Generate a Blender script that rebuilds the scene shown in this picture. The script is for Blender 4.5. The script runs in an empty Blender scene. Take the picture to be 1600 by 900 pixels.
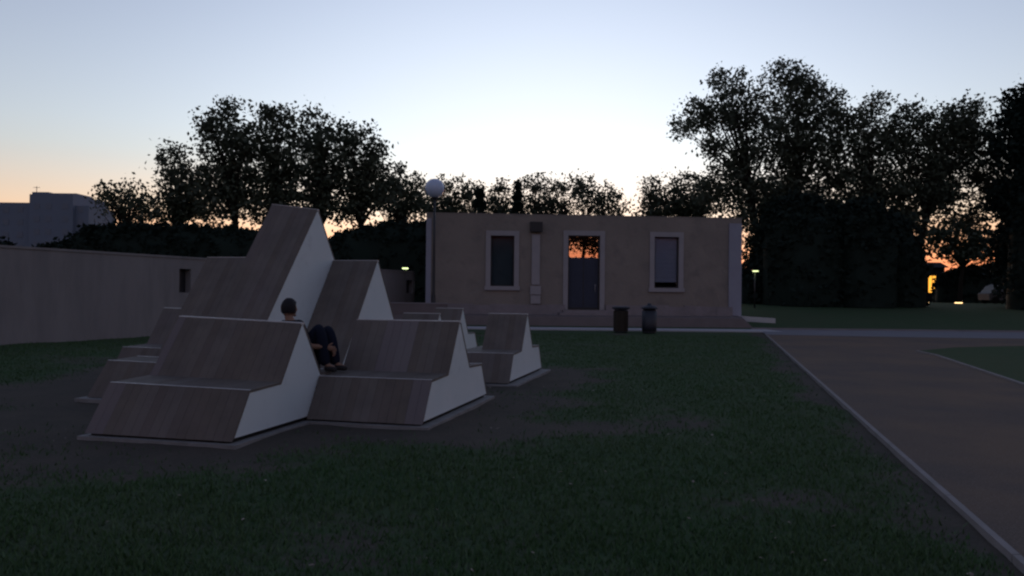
import bpy, bmesh, math, random
import numpy as np
from mathutils import Vector, Matrix
random.seed(7); rng = np.random.default_rng(7)
S = bpy.context.scene; C = S.collection
R = math.radians

# ------------------------------------------------------------------ camera, sky, sun, exposure
F = 1256.0                      # focal length in pixels of the 1600 px wide photograph
EYE = 1.5
ROLL = 0.6; PITCH = 0.46
cam = bpy.data.objects.new('camera', bpy.data.cameras.new('camera')); C.objects.link(cam); S.camera = cam
cam.data.sensor_width = 36; cam.data.lens = 36 * F / 1600
cam.data.clip_start = 0.05; cam.data.clip_end = 3000
cam.matrix_world = Matrix.Translation((0, 0, EYE)) @ Matrix.Rotation(R(90 + PITCH), 4, 'X') @ Matrix.Rotation(R(ROLL), 4, 'Z')

SUN_AZ = 5.0; SUN_EL = -1.9
w = bpy.data.worlds.new('World'); S.world = w; w.use_nodes = True
wn, wl = w.node_tree.nodes, w.node_tree.links
sky = wn.new('ShaderNodeTexSky'); sky.sky_type = 'NISHITA'; sky.sun_disc = False
sky.sun_elevation = R(SUN_EL); sky.sun_rotation = R(SUN_AZ); sky.air_density = 1.0; sky.dust_density = 1.0; sky.ozone_density = 1.6
gm = wn.new('ShaderNodeGamma'); gm.inputs[1].default_value = 1.45; hs = wn.new('ShaderNodeHueSaturation'); hs.inputs['Saturation'].default_value = .72
tn = wn.new('ShaderNodeMix'); tn.data_type = 'RGBA'; tn.blend_type = 'MULTIPLY'; tn.inputs[0].default_value = 1; tn.inputs[7].default_value = (1.04, 1.0, .99, 1)
wl.new(sky.outputs[0], gm.inputs[0]); wl.new(gm.outputs[0], hs.inputs['Color']); wl.new(hs.outputs[0], tn.inputs[6])
# soft shoulder so the glow near the horizon rolls off like the real dusk sky does: c / (1 + k c)
den = wn.new('ShaderNodeVectorMath'); den.operation = 'MULTIPLY_ADD'; den.inputs[1].default_value = (2.2, 2.2, 2.3); den.inputs[2].default_value = (1, 1, 1)
dv = wn.new('ShaderNodeVectorMath'); dv.operation = 'DIVIDE'
tc = wn.new('ShaderNodeTexCoord'); sp = wn.new('ShaderNodeSeparateXYZ'); wl.new(tc.outputs['Generated'], sp.inputs[0])
dt = wn.new('ShaderNodeVectorMath'); dt.operation = 'DOT_PRODUCT'      # aureole round the place where the sun went down
wl.new(tc.outputs['Generated'], dt.inputs[0]); dt.inputs[1].default_value = (math.sin(R(SUN_AZ - 3)) * math.cos(R(8)), math.cos(R(SUN_AZ - 3)) * math.cos(R(8)), math.sin(R(8)))
mr = wn.new('ShaderNodeMapRange'); wl.new(dt.outputs['Value'], mr.inputs[0])
for i_, v_ in enumerate((.79, 1.0, 0.0, 1.0)): mr.inputs[i_ + 1].default_value = v_
pw = wn.new('ShaderNodeMath'); pw.operation = 'POWER'; pw.inputs[1].default_value = 3.0; wl.new(mr.outputs[0], pw.inputs[0])
ma = wn.new('ShaderNodeMath'); ma.operation = 'MULTIPLY_ADD'; ma.inputs[1].default_value = .62; ma.inputs[2].default_value = 1.0; wl.new(pw.outputs[0], ma.inputs[0])
sc_ = wn.new('ShaderNodeVectorMath'); sc_.operation = 'SCALE'; lo_ = wn.new('ShaderNodeMapRange'); wl.new(sp.outputs['Z'], lo_.inputs[0])
for i_, v_ in enumerate((.03, .16, 1.0, 0.0)): lo_.inputs[i_ + 1].default_value = v_
pk_ = wn.new('ShaderNodeMix'); pk_.data_type = 'RGBA'; pk_.blend_type = 'MULTIPLY'; pk_.inputs[7].default_value = (1.32, .84, .78, 1); wl.new(lo_.outputs[0], pk_.inputs[0]); wl.new(tn.outputs[2], pk_.inputs[6])
wl.new(pk_.outputs[2], sc_.inputs[0]); wl.new(ma.outputs[0], sc_.inputs['Scale'])
wl.new(sc_.outputs[0], den.inputs[0]); wl.new(sc_.outputs[0], dv.inputs[0]); wl.new(den.outputs[0], dv.inputs[1])
rd = wn.new('ShaderNodeMapRange'); wl.new(sp.outputs['Z'], rd.inputs[0])
for i_, v_ in enumerate((.045, .095, 1.0, 0.0)): rd.inputs[i_ + 1].default_value = v_
rm = wn.new('ShaderNodeMix'); rm.data_type = 'RGBA'; rm.blend_type = 'MULTIPLY'; rm.inputs[7].default_value = (1.05, .70, .54, 1); wl.new(rd.outputs[0], rm.inputs[0]); wl.new(dv.outputs[0], rm.inputs[6])
r2_ = wn.new('ShaderNodeMapRange'); wl.new(sp.outputs['Z'], r2_.inputs[0])
for i_, v_ in enumerate((.09, .19, 1.0, 0.0)): r2_.inputs[i_ + 1].default_value = v_
rn = wn.new('ShaderNodeMix'); rn.data_type = 'RGBA'; rn.blend_type = 'MULTIPLY'; rn.inputs[7].default_value = (1.03, .94, .89, 1); wl.new(r2_.outputs[0], rn.inputs[0]); wl.new(rm.outputs[2], rn.inputs[6])
bg = wn['Background']; wl.new(rn.outputs[2], bg.inputs[0]); bg.inputs[1].default_value = 0.15
sun = bpy.data.objects.new('sun', bpy.data.lights.new('sun', 'SUN')); C.objects.link(sun)
sun.data.energy = 0.004; sun.data.angle = R(3); sun.data.color = (1, .6, .35)   # already under the horizon: afterglow only
sun.rotation_euler = (R(90 - 2), 0, R(180 - SUN_AZ))
S.view_settings.view_transform = 'Standard'; S.view_settings.look = 'None'
S.view_settings.exposure = 5.05; S.view_settings.gamma = 1.0
S.cycles.max_bounces = 5; S.cycles.diffuse_bounces = 3; S.cycles.transparent_max_bounces = 12
S.cycles.filter_width = 2.3
S.cycles.use_denoising = True

# ------------------------------------------------------------------ helpers
def horizon(px): return 460 + .0105 * (px - 800)
def at(px, py, Y):
    """world point seen at a photograph pixel, at distance Y"""
    return Vector(((px - 800) / F * Y, Y, EYE - (py - horizon(px)) / F * Y))
def link(o, parent=None):
    C.objects.link(o)
    if parent is not None: o.parent = parent
    return o
def tag(o, label=None, cat=None, group=None, kind=None):
    if label: o['label'] = label
    if cat: o['category'] = cat
    if group: o['group'] = group
    if kind: o['kind'] = kind
    return o
def thing(name, label, cat, loc=(0, 0, 0), group=None):
    o = bpy.data.objects.new(name, None); o.location = loc; o.empty_display_size = .2
    link(o); tag(o, label, cat, group); return o
class MB:
    def __init__(s): s.v = []; s.f = []; s.sm = []
    def add(s, vs, fs, smooth=False):
        n = len(s.v); s.v += [tuple(v) for v in vs]; s.f += [tuple(i + n for i in f) for f in fs]; s.sm += [smooth] * len(fs); return s
    def hexa(s, p):             # 8 points: bottom 4 ccw, top 4 ccw
        return s.add(p, [(3, 2, 1, 0), (4, 5, 6, 7), (0, 1, 5, 4), (1, 2, 6, 5), (2, 3, 7, 6), (3, 0, 4, 7)])
    def box(s, x0, x1, y0, y1, z0, z1, T=None):
        p = [(x0, y0, z0), (x1, y0, z0), (x1, y1, z0), (x0, y1, z0), (x0, y0, z1), (x1, y0, z1), (x1, y1, z1), (x0, y1, z1)]
        if T: p = [T(*q) for q in p]
        return s.hexa(p)
    def prism(s, poly, z0, z1, T=None):
        n = len(poly); p = [(x, y, z0) for x, y in poly] + [(x, y, z1) for x, y in poly]
        if T: p = [T(*q) for q in p]
        return s.add(p, [tuple(range(n))[::-1], tuple(range(n, 2 * n))] + [(i, (i + 1) % n, n + (i + 1) % n, n + i) for i in range(n)])
    def tube(s, pts, rad, n=8, cap=True):
        pts = [Vector(p) for p in pts]; base = len(s.v); up = Vector((0, 0, 1))
        for i, p in enumerate(pts):
            d = (pts[min(i + 1, len(pts) - 1)] - pts[max(i - 1, 0)]).normalized()
            a = d.cross(up if abs(d.z) < .9 else Vector((1, 0, 0))).normalized(); b = d.cross(a)
            r = rad[i] if hasattr(rad, '__len__') else rad
            for k in range(n):
                t = 2 * math.pi * k / n; s.v.append(tuple(p + a * (r * math.cos(t)) + b * (r * math.sin(t))))
        for i in range(len(pts) - 1):
            for k in range(n):
                s.f.append((base + i * n + k, base + i * n + (k + 1) % n, base + (i + 1) * n + (k + 1) % n, base + (i + 1) * n + k)); s.sm.append(True)
        if cap:
            s.f.append(tuple(base + k for k in range(n))); s.f.append(tuple(base + (len(pts) - 1) * n + k for k in range(n))); s.sm += [False, False]
        return s
    def lathe(s, c, prof, n=24):    # prof: list of (r, z)
        base = len(s.v)
        for r, z in prof:
            for k in range(n):
                t = 2 * math.pi * k / n; s.v.append((c[0] + r * math.cos(t), c[1] + r * math.sin(t), c[2] + z))
        for i in range(len(prof) - 1):
            for k in range(n):
                s.f.append((base + i * n + k, base + i * n + (k + 1) % n, base + (i + 1) * n + (k + 1) % n, base + (i + 1) * n + k)); s.sm.append(True)
        s.f.append(tuple(base + k for k in range(n))[::-1]); s.f.append(tuple(base + (len(prof) - 1) * n + k for k in range(n))); s.sm += [False, False]
        return s
    def build(s, name, m, parent=None, recalc=True):
        me = bpy.data.meshes.new(name); me.from_pydata(s.v, [], s.f)
        me.polygons.foreach_set('use_smooth', s.sm)
        if recalc:
            b = bmesh.new(); b.from_mesh(me); bmesh.ops.recalc_face_normals(b, faces=b.faces); b.to_mesh(me); b.free()
        me.materials.append(m); return link(bpy.data.objects.new(name, me), parent)
def place(o):                     # keep world-space vertices when the parent Empty is not at the origin
    if o.parent is not None:
        p = o.parent; off = Vector((0, 0, 0))
        while p is not None: off += p.location; p = p.parent
        o.location = -off if o.parent.parent is None else Vector((0, 0, 0))
    return o
def part(mb, name, m, parent, **k):
    o = mb.build(name, m, parent, **k)
    if parent.type == 'EMPTY': o.location = -parent.location
    return o

# ------------------------------------------------------------------ materials
def mat(name, col, rough=.85, spec=.25, noise=None, bump=None, metallic=0, island=0, emit=None, stain=None, sx=(1, 1, 1)):
    """noise=(scale, amount, colour2); island = random value spread per board; stain=(scale, colour, lo, hi)"""
    m = bpy.data.materials.new(name); m.use_nodes = True; n, l = m.node_tree.nodes, m.node_tree.links
    b = n['Principled BSDF']; b.inputs['Roughness'].default_value = rough; b.inputs['Specular IOR Level'].default_value = spec
    b.inputs['Metallic'].default_value = metallic; b.inputs['Base Color'].default_value = (*col, 1)
    if emit: b.inputs['Emission Color'].default_value = (*emit[0], 1); b.inputs['Emission Strength'].default_value = emit[1]
    geo = n.new('ShaderNodeNewGeometry'); mp = n.new('ShaderNodeMapping'); mp.inputs['Scale'].default_value = sx
    l.new(geo.outputs['Position'], mp.inputs[0]); P = mp.outputs[0]
    out = None
    def rgb(c): r = n.new('ShaderNodeRGB'); r.outputs[0].default_value = (*c, 1); return r.outputs[0]
    def mix(f, a, c):
        x = n.new('ShaderNodeMix'); x.data_type = 'RGBA'; l.new(f, x.inputs[0]); l.new(a, x.inputs[6]); l.new(c, x.inputs[7]); return x.outputs[2]
    def noi(sc, lo, hi, det=5):
        t = n.new('ShaderNodeTexNoise'); t.inputs['Scale'].default_value = sc; t.inputs['Detail'].default_value = det; t.inputs['Roughness'].default_value = .6
        l.new(P, t.inputs[0]); r = n.new('ShaderNodeMapRange'); r.inputs[1].default_value = lo; r.inputs[2].default_value = hi
        l.new(t.outputs[0], r.inputs[0]); return r.outputs[0]
    out = rgb(col)
    if noise: out = mix(noi(noise[0], .5 - noise[1], .5 + noise[1]), out, rgb(noise[2]))
    if stain: out = mix(noi(stain[0], stain[2], stain[3], 8), out, rgb(stain[1]))
    if island:
        h = n.new('ShaderNodeHueSaturation'); r = n.new('ShaderNodeMapRange'); l.new(geo.outputs['Random Per Island'], r.inputs[0])
        r.inputs[3].default_value = 1 - island; r.inputs[4].default_value = 1 + island; l.new(r.outputs[0], h.inputs['Value']); l.new(out, h.inputs['Color'])
        r2 = n.new('ShaderNodeMapRange'); l.new(geo.outputs['Random Per Island'], r2.inputs[0]); r2.inputs[3].default_value = 1.15; r2.inputs[4].default_value = .8
        l.new(r2.outputs[0], h.inputs['Saturation']); out = h.outputs[0]
    l.new(out, b.inputs['Base Color'])
    if bump:
        t = n.new('ShaderNodeTexNoise'); t.inputs['Scale'].default_value = bump[0]; t.inputs['Detail'].default_value = 6; l.new(P, t.inputs[0])
        bp = n.new('ShaderNodeBump'); bp.inputs['Strength'].default_value = bump[1]; bp.inputs['Distance'].default_value = bump[2] if len(bump) > 2 else .02
        l.new(t.outputs[0], bp.inputs['Height']); l.new(bp.outputs[0], b.inputs['Normal'])
    return m
M = {}
M['timber'] = mat('weathered_timber', (.178, .156, .138), .8, .2, noise=(3.0, .15, (.140, .124, .114)), island=.08, bump=(30, .25, .01), stain=(.9, (.18, .155, .155), .5, .8))
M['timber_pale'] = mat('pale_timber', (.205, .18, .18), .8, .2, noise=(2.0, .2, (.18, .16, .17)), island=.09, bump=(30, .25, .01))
M['panel'] = mat('white_panel', (.74, .83, .88), .6, .2, noise=(1.3, .25, (.66, .77, .82)), stain=(3.5, (.56, .64, .68), .58, .85))
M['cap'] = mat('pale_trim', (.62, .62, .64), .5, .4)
M['slab'] = mat('concrete_slab', (.30, .30, .31), .9, .2, noise=(5, .2, (.22, .22, .22)), bump=(30, .3))
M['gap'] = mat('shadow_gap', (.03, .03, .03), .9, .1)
M['render'] = mat('wall_render', (.31, .30, .31), .95, .1, noise=(.8, .25, (.26, .25, .26)), stain=(1.6, (.245, .24, .25), .5, .7), bump=(8, .6, .04), sx=(1, 1, .22))
M['facade'] = mat('facade_plaster', (.32, .285, .255), .95, .1, noise=(.6, .2, (.26, .235, .215)), bump=(7, .6, .04), stain=(1.4, (.235, .215, .20), .52, .7))
M['stone'] = mat('trim_stone', (.42, .40, .42), .9, .2, noise=(2, .25, (.36, .35, .37)), bump=(12, .3))
M['stone_blue'] = mat('corner_stone', (.36, .38, .46), .9, .2, noise=(1.5, .25, (.32, .33, .41)), bump=(12, .3))
M['plinth'] = mat('plinth_stone', (.33, .30, .32), .95, .1, noise=(1.2, .2, (.25, .23, .24)), bump=(6, .6, .04))
M['deck'] = mat('terrace_brick', (.22, .19, .19), .9, .1, noise=(2, .25, (.18, .155, .155)), bump=(10, .4))
M['paving'] = mat('pale_paving', (.50, .50, .54), .9, .2, noise=(1.5, .25, (.42, .42, .46)), bump=(25, .4))
M['lane'] = mat('lane_asphalt', (.22, .23, .27), .9, .2, noise=(.8, .25, (.175, .18, .21)), stain=(40, (.26, .25, .27), .5, .72), bump=(60, .4))
M['gravel'] = mat('gravel', (.18, .132, .10), .95, .1, noise=(.45, .12, (.125, .104, .094)), stain=(90, (.25, .21, .19), .5, .72), bump=(160, .6, .01))
M['kerb'] = mat('kerb_concrete', (.30, .28, .29), .9, .2, noise=(3, .25, (.22, .21, .21)))
M['leaf'] = mat('leaf_green', (.095, .115, .075), .7, .2, noise=(.5, .3, (.06, .08, .055)), island=.35)
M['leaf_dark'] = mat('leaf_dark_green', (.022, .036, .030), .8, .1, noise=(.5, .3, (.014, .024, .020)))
M['bark'] = mat('bark', (.035, .03, .025), .95, .1, noise=(6, .3, (.02, .018, .016)), bump=(15, .8))
M['grass'] = mat('grass_blade', (.058, .135, .055), .8, .1, noise=(.7, .3, (.085, .135, .062)), island=.3)
M['litter'] = mat('dry_leaf', (.30, .25, .22), .9, .1, island=.4)
M['black'] = mat('black_metal', (.025, .028, .035), .45, .5)
M['bin'] = mat('bin_metal', (.035, .042, .06), .5, .5, noise=(4, .3, (.025, .03, .045)))
M['binwood'] = mat('bin_timber', (.05, .042, .035), .8, .2, island=.3)
M['globe'] = mat('opal_globe', (.60, .72, .95), .35, .5)
M['apart'] = mat('apartment_render', (.22, .26, .34), .9, .1, noise=(.06, .3, (.18, .22, .30)))
M['apart_win'] = mat('apartment_glass', (.17, .205, .275), .4, .5)
M['blind'] = mat('window_blind', (.60, .60, .72), .8, .1, noise=(1.2, .3, (.52, .53, .64)), stain=(3, (.66, .62, .70), .55, .75))
M['skin'] = mat('skin', (.30, .18, .13), .6, .3)
M['hair'] = mat('hair', (.012, .012, .016), .7, .3, noise=(60, .3, (.02, .02, .025)))
M['shirt'] = mat('dark_shirt', (.022, .022, .032), .95, .1)
M['jeans'] = mat('navy_jeans', (.018, .023, .042), .95, .1, noise=(20, .3, (.014, .018, .035)))
M['shoe'] = mat('shoe', (.04, .038, .04), .8, .2)
M['van'] = mat('van_paint', (.11, .11, .11), .5, .4)
M['tyre'] = mat('tyre', (.02, .02, .02), .9, .1)
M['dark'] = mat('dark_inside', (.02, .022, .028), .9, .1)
M['lamp_yellow'] = mat('lamp_glow_yellow', (.2, .2, .1), .5, .2, emit=((.85, 1, .45), .07))
M['lamp_warm'] = mat('lamp_glow_warm', (.2, .2, .1), .5, .2, emit=((1, .62, .28), .11))
M['lit_window'] = mat('lit_window', (.2, .15, .05), .5, .2, noise=None, emit=((1, .42, .05), .05))
def glass(name, tint, refl):
    m = bpy.data.materials.new(name); m.use_nodes = True; n, l = m.node_tree.nodes, m.node_tree.links
    n.remove(n['Principled BSDF']); t = n.new('ShaderNodeBsdfTransparent'); t.inputs[0].default_value = (*tint, 1)
    g = n.new('ShaderNodeBsdfGlossy'); g.inputs['Roughness'].default_value = .03; g.inputs[0].default_value = (.8, .85, 1, 1)
    f = n.new('ShaderNodeLayerWeight'); f.inputs[0].default_value = refl; x = n.new('ShaderNodeMixShader')
    l.new(f.outputs['Fresnel'], x.inputs[0]); l.new(t.outputs[0], x.inputs[1]); l.new(g.outputs[0], x.inputs[2]); l.new(x.outputs[0], n['Material Output'].inputs[0])
    return m
M['glass'] = glass('window_glass', (.85, .88, .9), .3)
M['inner'] = mat('reflection_backing', (.16, .20, .22), .8, .1, noise=(1.5, .3, (.12, .15, .17)))  # grey reflection of the left pane, coloured into a backing
M['door'] = mat('door_paint', (.05, .062, .10), .5, .3, noise=(2, .3, (.035, .045, .075)))
M['glass_clear'] = glass('door_glass', (.62, .5, .45), .2)

# ------------------------------------------------------------------ bench frame of reference
def U(u, s, z=0.0): return (-2.7 + .9728 * u + .2317 * s, 7.8 - .2317 * u + .9728 * s, z)
def toU(x, y):
    dx, dy = x + 2.7, y - 7.8
    return dx * .9728 - dy * .2317, dx * .2317 + dy * .9728

# ------------------------------------------------------------------ noise for the ground
_tab = rng.random((256, 256))
def vnoise(x, y):
    xi = np.floor(x).astype(int); yi = np.floor(y).astype(int); fx = x - xi; fy = y - yi
    fx = fx * fx * (3 - 2 * fx); fy = fy * fy * (3 - 2 * fy); g = lambda a, b: _tab[a % 256, b % 256]
    return (g(xi, yi) * (1 - fx) + g(xi + 1, yi) * fx) * (1 - fy) + (g(xi, yi + 1) * (1 - fx) + g(xi + 1, yi + 1) * fx) * fy
def fbm(x, y): return (vnoise(x, y) + .5 * vnoise(2.1 * x + 9, 2.1 * y) + .25 * vnoise(4.3 * x, 4.3 * y + 5) + .125 * vnoise(9 * x + 3, 9 * y)) / 1.875
RECTS = [(-1.68, 0, 0, 2.8), (0, 1.41, 1.5, 4.3), (.3, 1.35, 5.8, 8.6), (-5.6, -3.4, 2.4, 7.5), (-3.5, -1.6, .8, 4)]
def kerb_x(y): return 10.25 + (y - 32.5) * .2633
def dirt(x, y):
    """0 = grass, 1 = worn bare earth"""
    dx, dy = x + 2.7, y - 7.8; u = dx * .9728 - dy * .2317; s = dx * .2317 + dy * .9728
    d = np.full(np.shape(x), 99.)
    for a, b, c, e in RECTS:
        qx = np.maximum(np.maximum(a - u, u - b), 0); qy = np.maximum(np.maximum(c - s, s - e), 0); d = np.minimum(d, np.hypot(qx, qy))
    n = fbm(x * .9, y * .9); n2 = fbm(x * .45 + 40, y * .45 + 11)
    v = 1.25 + 2.0 * (n - .5) - d
    v = np.maximum(v, .8 + 2.4 * (n - .5) - np.hypot((x - .9) / 1.5, (y - 9.2) / 1.1) * 1.0)
    v = np.maximum(v, (.30 + 1.8 * (n - .5) - np.hypot((x - 2.1) / 1.3, (y - 6.1) / .7)) * .8)
    v = np.maximum(v, (.42 + 1.2 * (n - .5) - np.abs(kerb_x(y) - x)) * 1.4 )
    v = np.maximum(v, (n2 - .76) * 3)
    return np.clip(v * 1.1 + .5, 0, 1)
def rise(y): return 1.15 * np.clip((y - 36.6) / 26, 0, 1) ** .75

# ground: one sheet to the horizon, finer near the camera
xs = np.unique(np.concatenate([np.arange(-16, 16, .16), np.linspace(-1500, -60, 12), np.arange(-60, -16, 2), np.arange(16, 60, 2), np.linspace(60, 1500, 12)]))
ys = np.unique(np.concatenate([np.arange(2, 34, .16), np.linspace(-300, 2, 10), np.arange(34, 70, .8), np.linspace(70, 2000, 14)]))
X, Y = np.meshgrid(xs, ys); Z = rise(Y) + np.where((Y < 34) & (np.abs(X) < 16), (fbm(X * 1.2, Y * 1.2) - .5) * .05 - .012, -.012)
nx, ny = len(xs), len(ys)
v = np.stack([X.ravel(), Y.ravel(), Z.ravel()], 1)
idx = np.arange(nx * ny).reshape(ny, nx); q = np.stack([idx[:-1, :-1], idx[:-1, 1:], idx[1:, 1:], idx[1:, :-1]], -1).reshape(-1, 4)
me = bpy.data.meshes.new('ground'); me.from_pydata(v.tolist(), [], q.tolist())
D = dirt(X.ravel(), Y.ravel()); D[(np.abs(X.ravel()) > 40) | (Y.ravel() > 36)] = 0
ca = me.attributes.new('bare_earth', 'FLOAT', 'POINT'); ca.data.foreach_set('value', D.astype(np.float32))
me.polygons.foreach_set('use_smooth', [True] * len(me.polygons))
def ground_mat():
    m = bpy.data.materials.new('lawn_and_earth'); m.use_nodes = True; n, l = m.node_tree.nodes, m.node_tree.links; b = n['Principled BSDF']
    b.inputs['Roughness'].default_value = .95; b.inputs['Specular IOR Level'].default_value = .1
    geo = n.new('ShaderNodeNewGeometry')
    def noi(sc, det=6):
        t = n.new('ShaderNodeTexNoise'); t.inputs['Scale'].default_value = sc; t.inputs['Detail'].default_value = det; t.inputs['Roughness'].default_value = .65; l.new(geo.outputs['Position'], t.inputs[0]); return t.outputs[0]
    def rng_(s, a, b_, c=0, d=1): r = n.new('ShaderNodeMapRange'); l.new(s, r.inputs[0]); [setattr(r.inputs[i + 1], 'default_value', v_) for i, v_ in enumerate((a, b_, c, d))]; return r.outputs[0]
    def mix(f, a, c):
        x = n.new('ShaderNodeMix'); x.data_type = 'RGBA'; l.new(f, x.inputs[0])
        for i, q_ in ((6, a), (7, c)):
            if isinstance(q_, tuple): x.inputs[i].default_value = (*q_, 1)
            else: l.new(q_, x.inputs[i])
        return x.outputs[2]
    g = mix(rng_(noi(.5), .38, .62), (.046, .096, .044), (.062, .096, .050))
    g = mix(rng_(noi(14), .45, .7), g, (.080, .095, .062))
    g = mix(rng_(noi(60), .5, .75), g, (.030, .050, .030))
    e = mix(rng_(noi(1.2), .35, .65), (.098, .086, .074), (.072, .068, .060))
    e = mix(rng_(noi(30), .5, .75), e, (.125, .11, .098))
    a = n.new('ShaderNodeAttribute'); a.attribute_name = 'bare_earth'
    ad = n.new('ShaderNodeMath'); ad.operation = 'ADD'; l.new(a.outputs['Fac'], ad.inputs[0]); l.new(rng_(noi(5), .3, .7, -.35, .35), ad.inputs[1])
    l.new(mix(rng_(ad.outputs[0], .3, .75), g, e), b.inputs['Base Color'])
    bp = n.new('ShaderNodeBump'); bp.inputs['Strength'].default_value = .7; bp.inputs['Distance'].default_value = .03; l.new(noi(35), bp.inputs['Height']); l.new(bp.outputs[0], b.inputs['Normal'])
    return m
M['ground'] = ground_mat(); me.materials.append(M['ground'])
tag(link(bpy.data.objects.new('ground', me)), kind='structure')

# gravel path right of the kerb, paving in front of the terrace, grass island
def sheet(name, poly, z, m, kind='structure', thick=.05):
    mb = MB().prism(poly, z - thick, z); o = mb.build(name, m); tag(o, kind=kind); return o
sheet('gravel_path', [(kerb_x(-5), -5), (60, -5), (60, 34.35), (10.75, 34.35), (10.4, 33.4), (kerb_x(32.2), 32.2)], .030, M['gravel'])
sheet('pavement', [(-9, 34.35), (11.6, 34.35), (11.6, 36.5), (-9, 36.5)], .034, M['paving'])
sheet('asphalt_lane', [(10.75, 34.36), (10.4, 33.4), (kerb_x(31.5) + .1, 31.5), (16, 30.5), (80, 29.5), (80, 36.49), (11.61, 36.49), (11.61, 34.36)], .035, M['lane'])
isl = [(11.3, 22.4), (11.0, 20.8), (8.75, 13.6), (7.4, 9.2), (6.6, 4), (14, 4), (40, 8), (40, 26.4), (16.3, 25.4), (13.4, 24.2)]
sheet('grass_island', isl, .052, M['ground'])
# kerb strips
k = MB()
yy = np.linspace(.5, 32.2, 24)
for i in range(23):
    a, b = yy[i], yy[i + 1] - .012
    k.hexa([(kerb_x(a) - .024, a, -.05), (kerb_x(a) + .024, a, -.05), (kerb_x(b) + .024, b, -.05), (kerb_x(b) - .024, b, -.05),
            (kerb_x(a) - .024, a, .038), (kerb_x(a) + .024, a, .038), (kerb_x(b) + .024, b, .038), (kerb_x(b) - .024, b, .038)])
tag(k.build('kerb', M['kerb']), kind='structure')
k = MB()
for a, b in zip(isl[:4], isl[1:5]):
    d = (Vector(b) - Vector(a)).normalized(); nn = Vector((-d.y, d.x)) * .03; A, B = Vector(a), Vector(b)
    k.hexa([(*(A - nn), 0), (*(A + nn), 0), (*(B + nn), 0), (*(B - nn), 0), (*(A - nn), .062), (*(A + nn), .062), (*(B + nn), .062), (*(B - nn), .062)])
tag(k.build('island_edging', M['kerb']), kind='structure')
k = MB().prism([(10.9, 36.5), (80, 36.5), (80, 36.62), (10.9, 36.62)], 0, .10)
tag(k.build('lawn_edging', M['plinth']), kind='structure')

# grass blades near the camera
N = 260000
gy = 3.2 + 28 * rng.random(N) ** 2.0; gx = (rng.random(N) * 2 - 1) * (gy * .70 + .4)
keep = (rng.random(N) > dirt(gx, gy) * .97) & (gx < kerb_x(gy) - .08)
u_, s_ = (gx + 2.7) * .9728 - (gy - 7.8) * .2317, (gx + 2.7) * .2317 + (gy - 7.8) * .9728
for a, b, c, e in RECTS: keep &= ~((u_ > a - .15) & (u_ < b + .15) & (s_ > c - .15) & (s_ < e + .15))
gx, gy = gx[keep], gy[keep]; n = len(gx)
gz = (fbm(gx * 1.2, gy * 1.2) - .5) * .05 - .014
ang = rng.random(n) * 6.283; h = .018 + .035 * rng.random(n) * (.5 + fbm(gx * 2, gy * 2)); wd = .003 + .004 * rng.random(n) + gy * .0003
bx, by = np.cos(ang) * wd, np.sin(ang) * wd; lx, ly = (rng.random(n) - .5) * h * 1.3, (rng.random(n) - .5) * h * 1.3
co = np.stack([np.stack([gx - bx, gy - by, gz], 1), np.stack([gx + bx, gy + by, gz], 1), np.stack([gx + lx, gy + ly, gz + h], 1)], 1).reshape(-1, 3)
def fast_mesh(name, co, per, m):
    me = bpy.data.meshes.new(name); nf = len(co) // per
    me.vertices.add(len(co)); me.vertices.foreach_set('co', co.astype(np.float32).ravel())
    me.loops.add(len(co)); me.loops.foreach_set('vertex_index', np.arange(len(co), dtype=np.int32))
    me.polygons.add(nf); me.polygons.foreach_set('loop_start', np.arange(0, len(co), per, dtype=np.int32))
    me.update(calc_edges=True); me.materials.append(m); return me
tag(link(bpy.data.objects.new('grass', fast_mesh('grass', co, 3, M['grass']))), 'short green lawn grass growing round the worn earth', 'grass', kind='stuff')
# fallen leaves and pale litter
N = 230; lx = (rng.random(N) * 2 - 1) * 5.5; ly = 4.2 + 11 * rng.random(N) ** 1.3
pk = (lx < kerb_x(ly) - .2)
u_, s_ = (lx + 2.7) * .9728 - (ly - 7.8) * .2317, (lx + 2.7) * .2317 + (ly - 7.8) * .9728
for a, b, c, e in RECTS: pk &= ~((u_ > a - .1) & (u_ < b + .1) & (s_ > c - .1) & (s_ < e + .1))
lx, ly = lx[pk], ly[pk]; n = len(lx); lz = (fbm(lx * 1.2, ly * 1.2) - .5) * .05 + .014
a = rng.random(n) * 6.28; r1 = .008 + .016 * rng.random(n); r2 = r1 * .6; t = (rng.random(n) - .5) * .02
ca_, sa = np.cos(a), np.sin(a)
co = np.stack([np.stack([lx + ca_ * r1, ly + sa * r1, lz + t], 1), np.stack([lx - sa * r2, ly + ca_ * r2, lz], 1), np.stack([lx - ca_ * r1, ly - sa * r1, lz - t * .5], 1), np.stack([lx + sa * r2, ly - ca_ * r2, lz + .004], 1)], 1).reshape(-1, 3)
tag(link(bpy.data.objects.new('fallen_leaves', fast_mesh('fallen_leaves', co, 4, M['litter']))), 'small pale dry leaves scattered over the lawn', 'leaves', kind='stuff')

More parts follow.
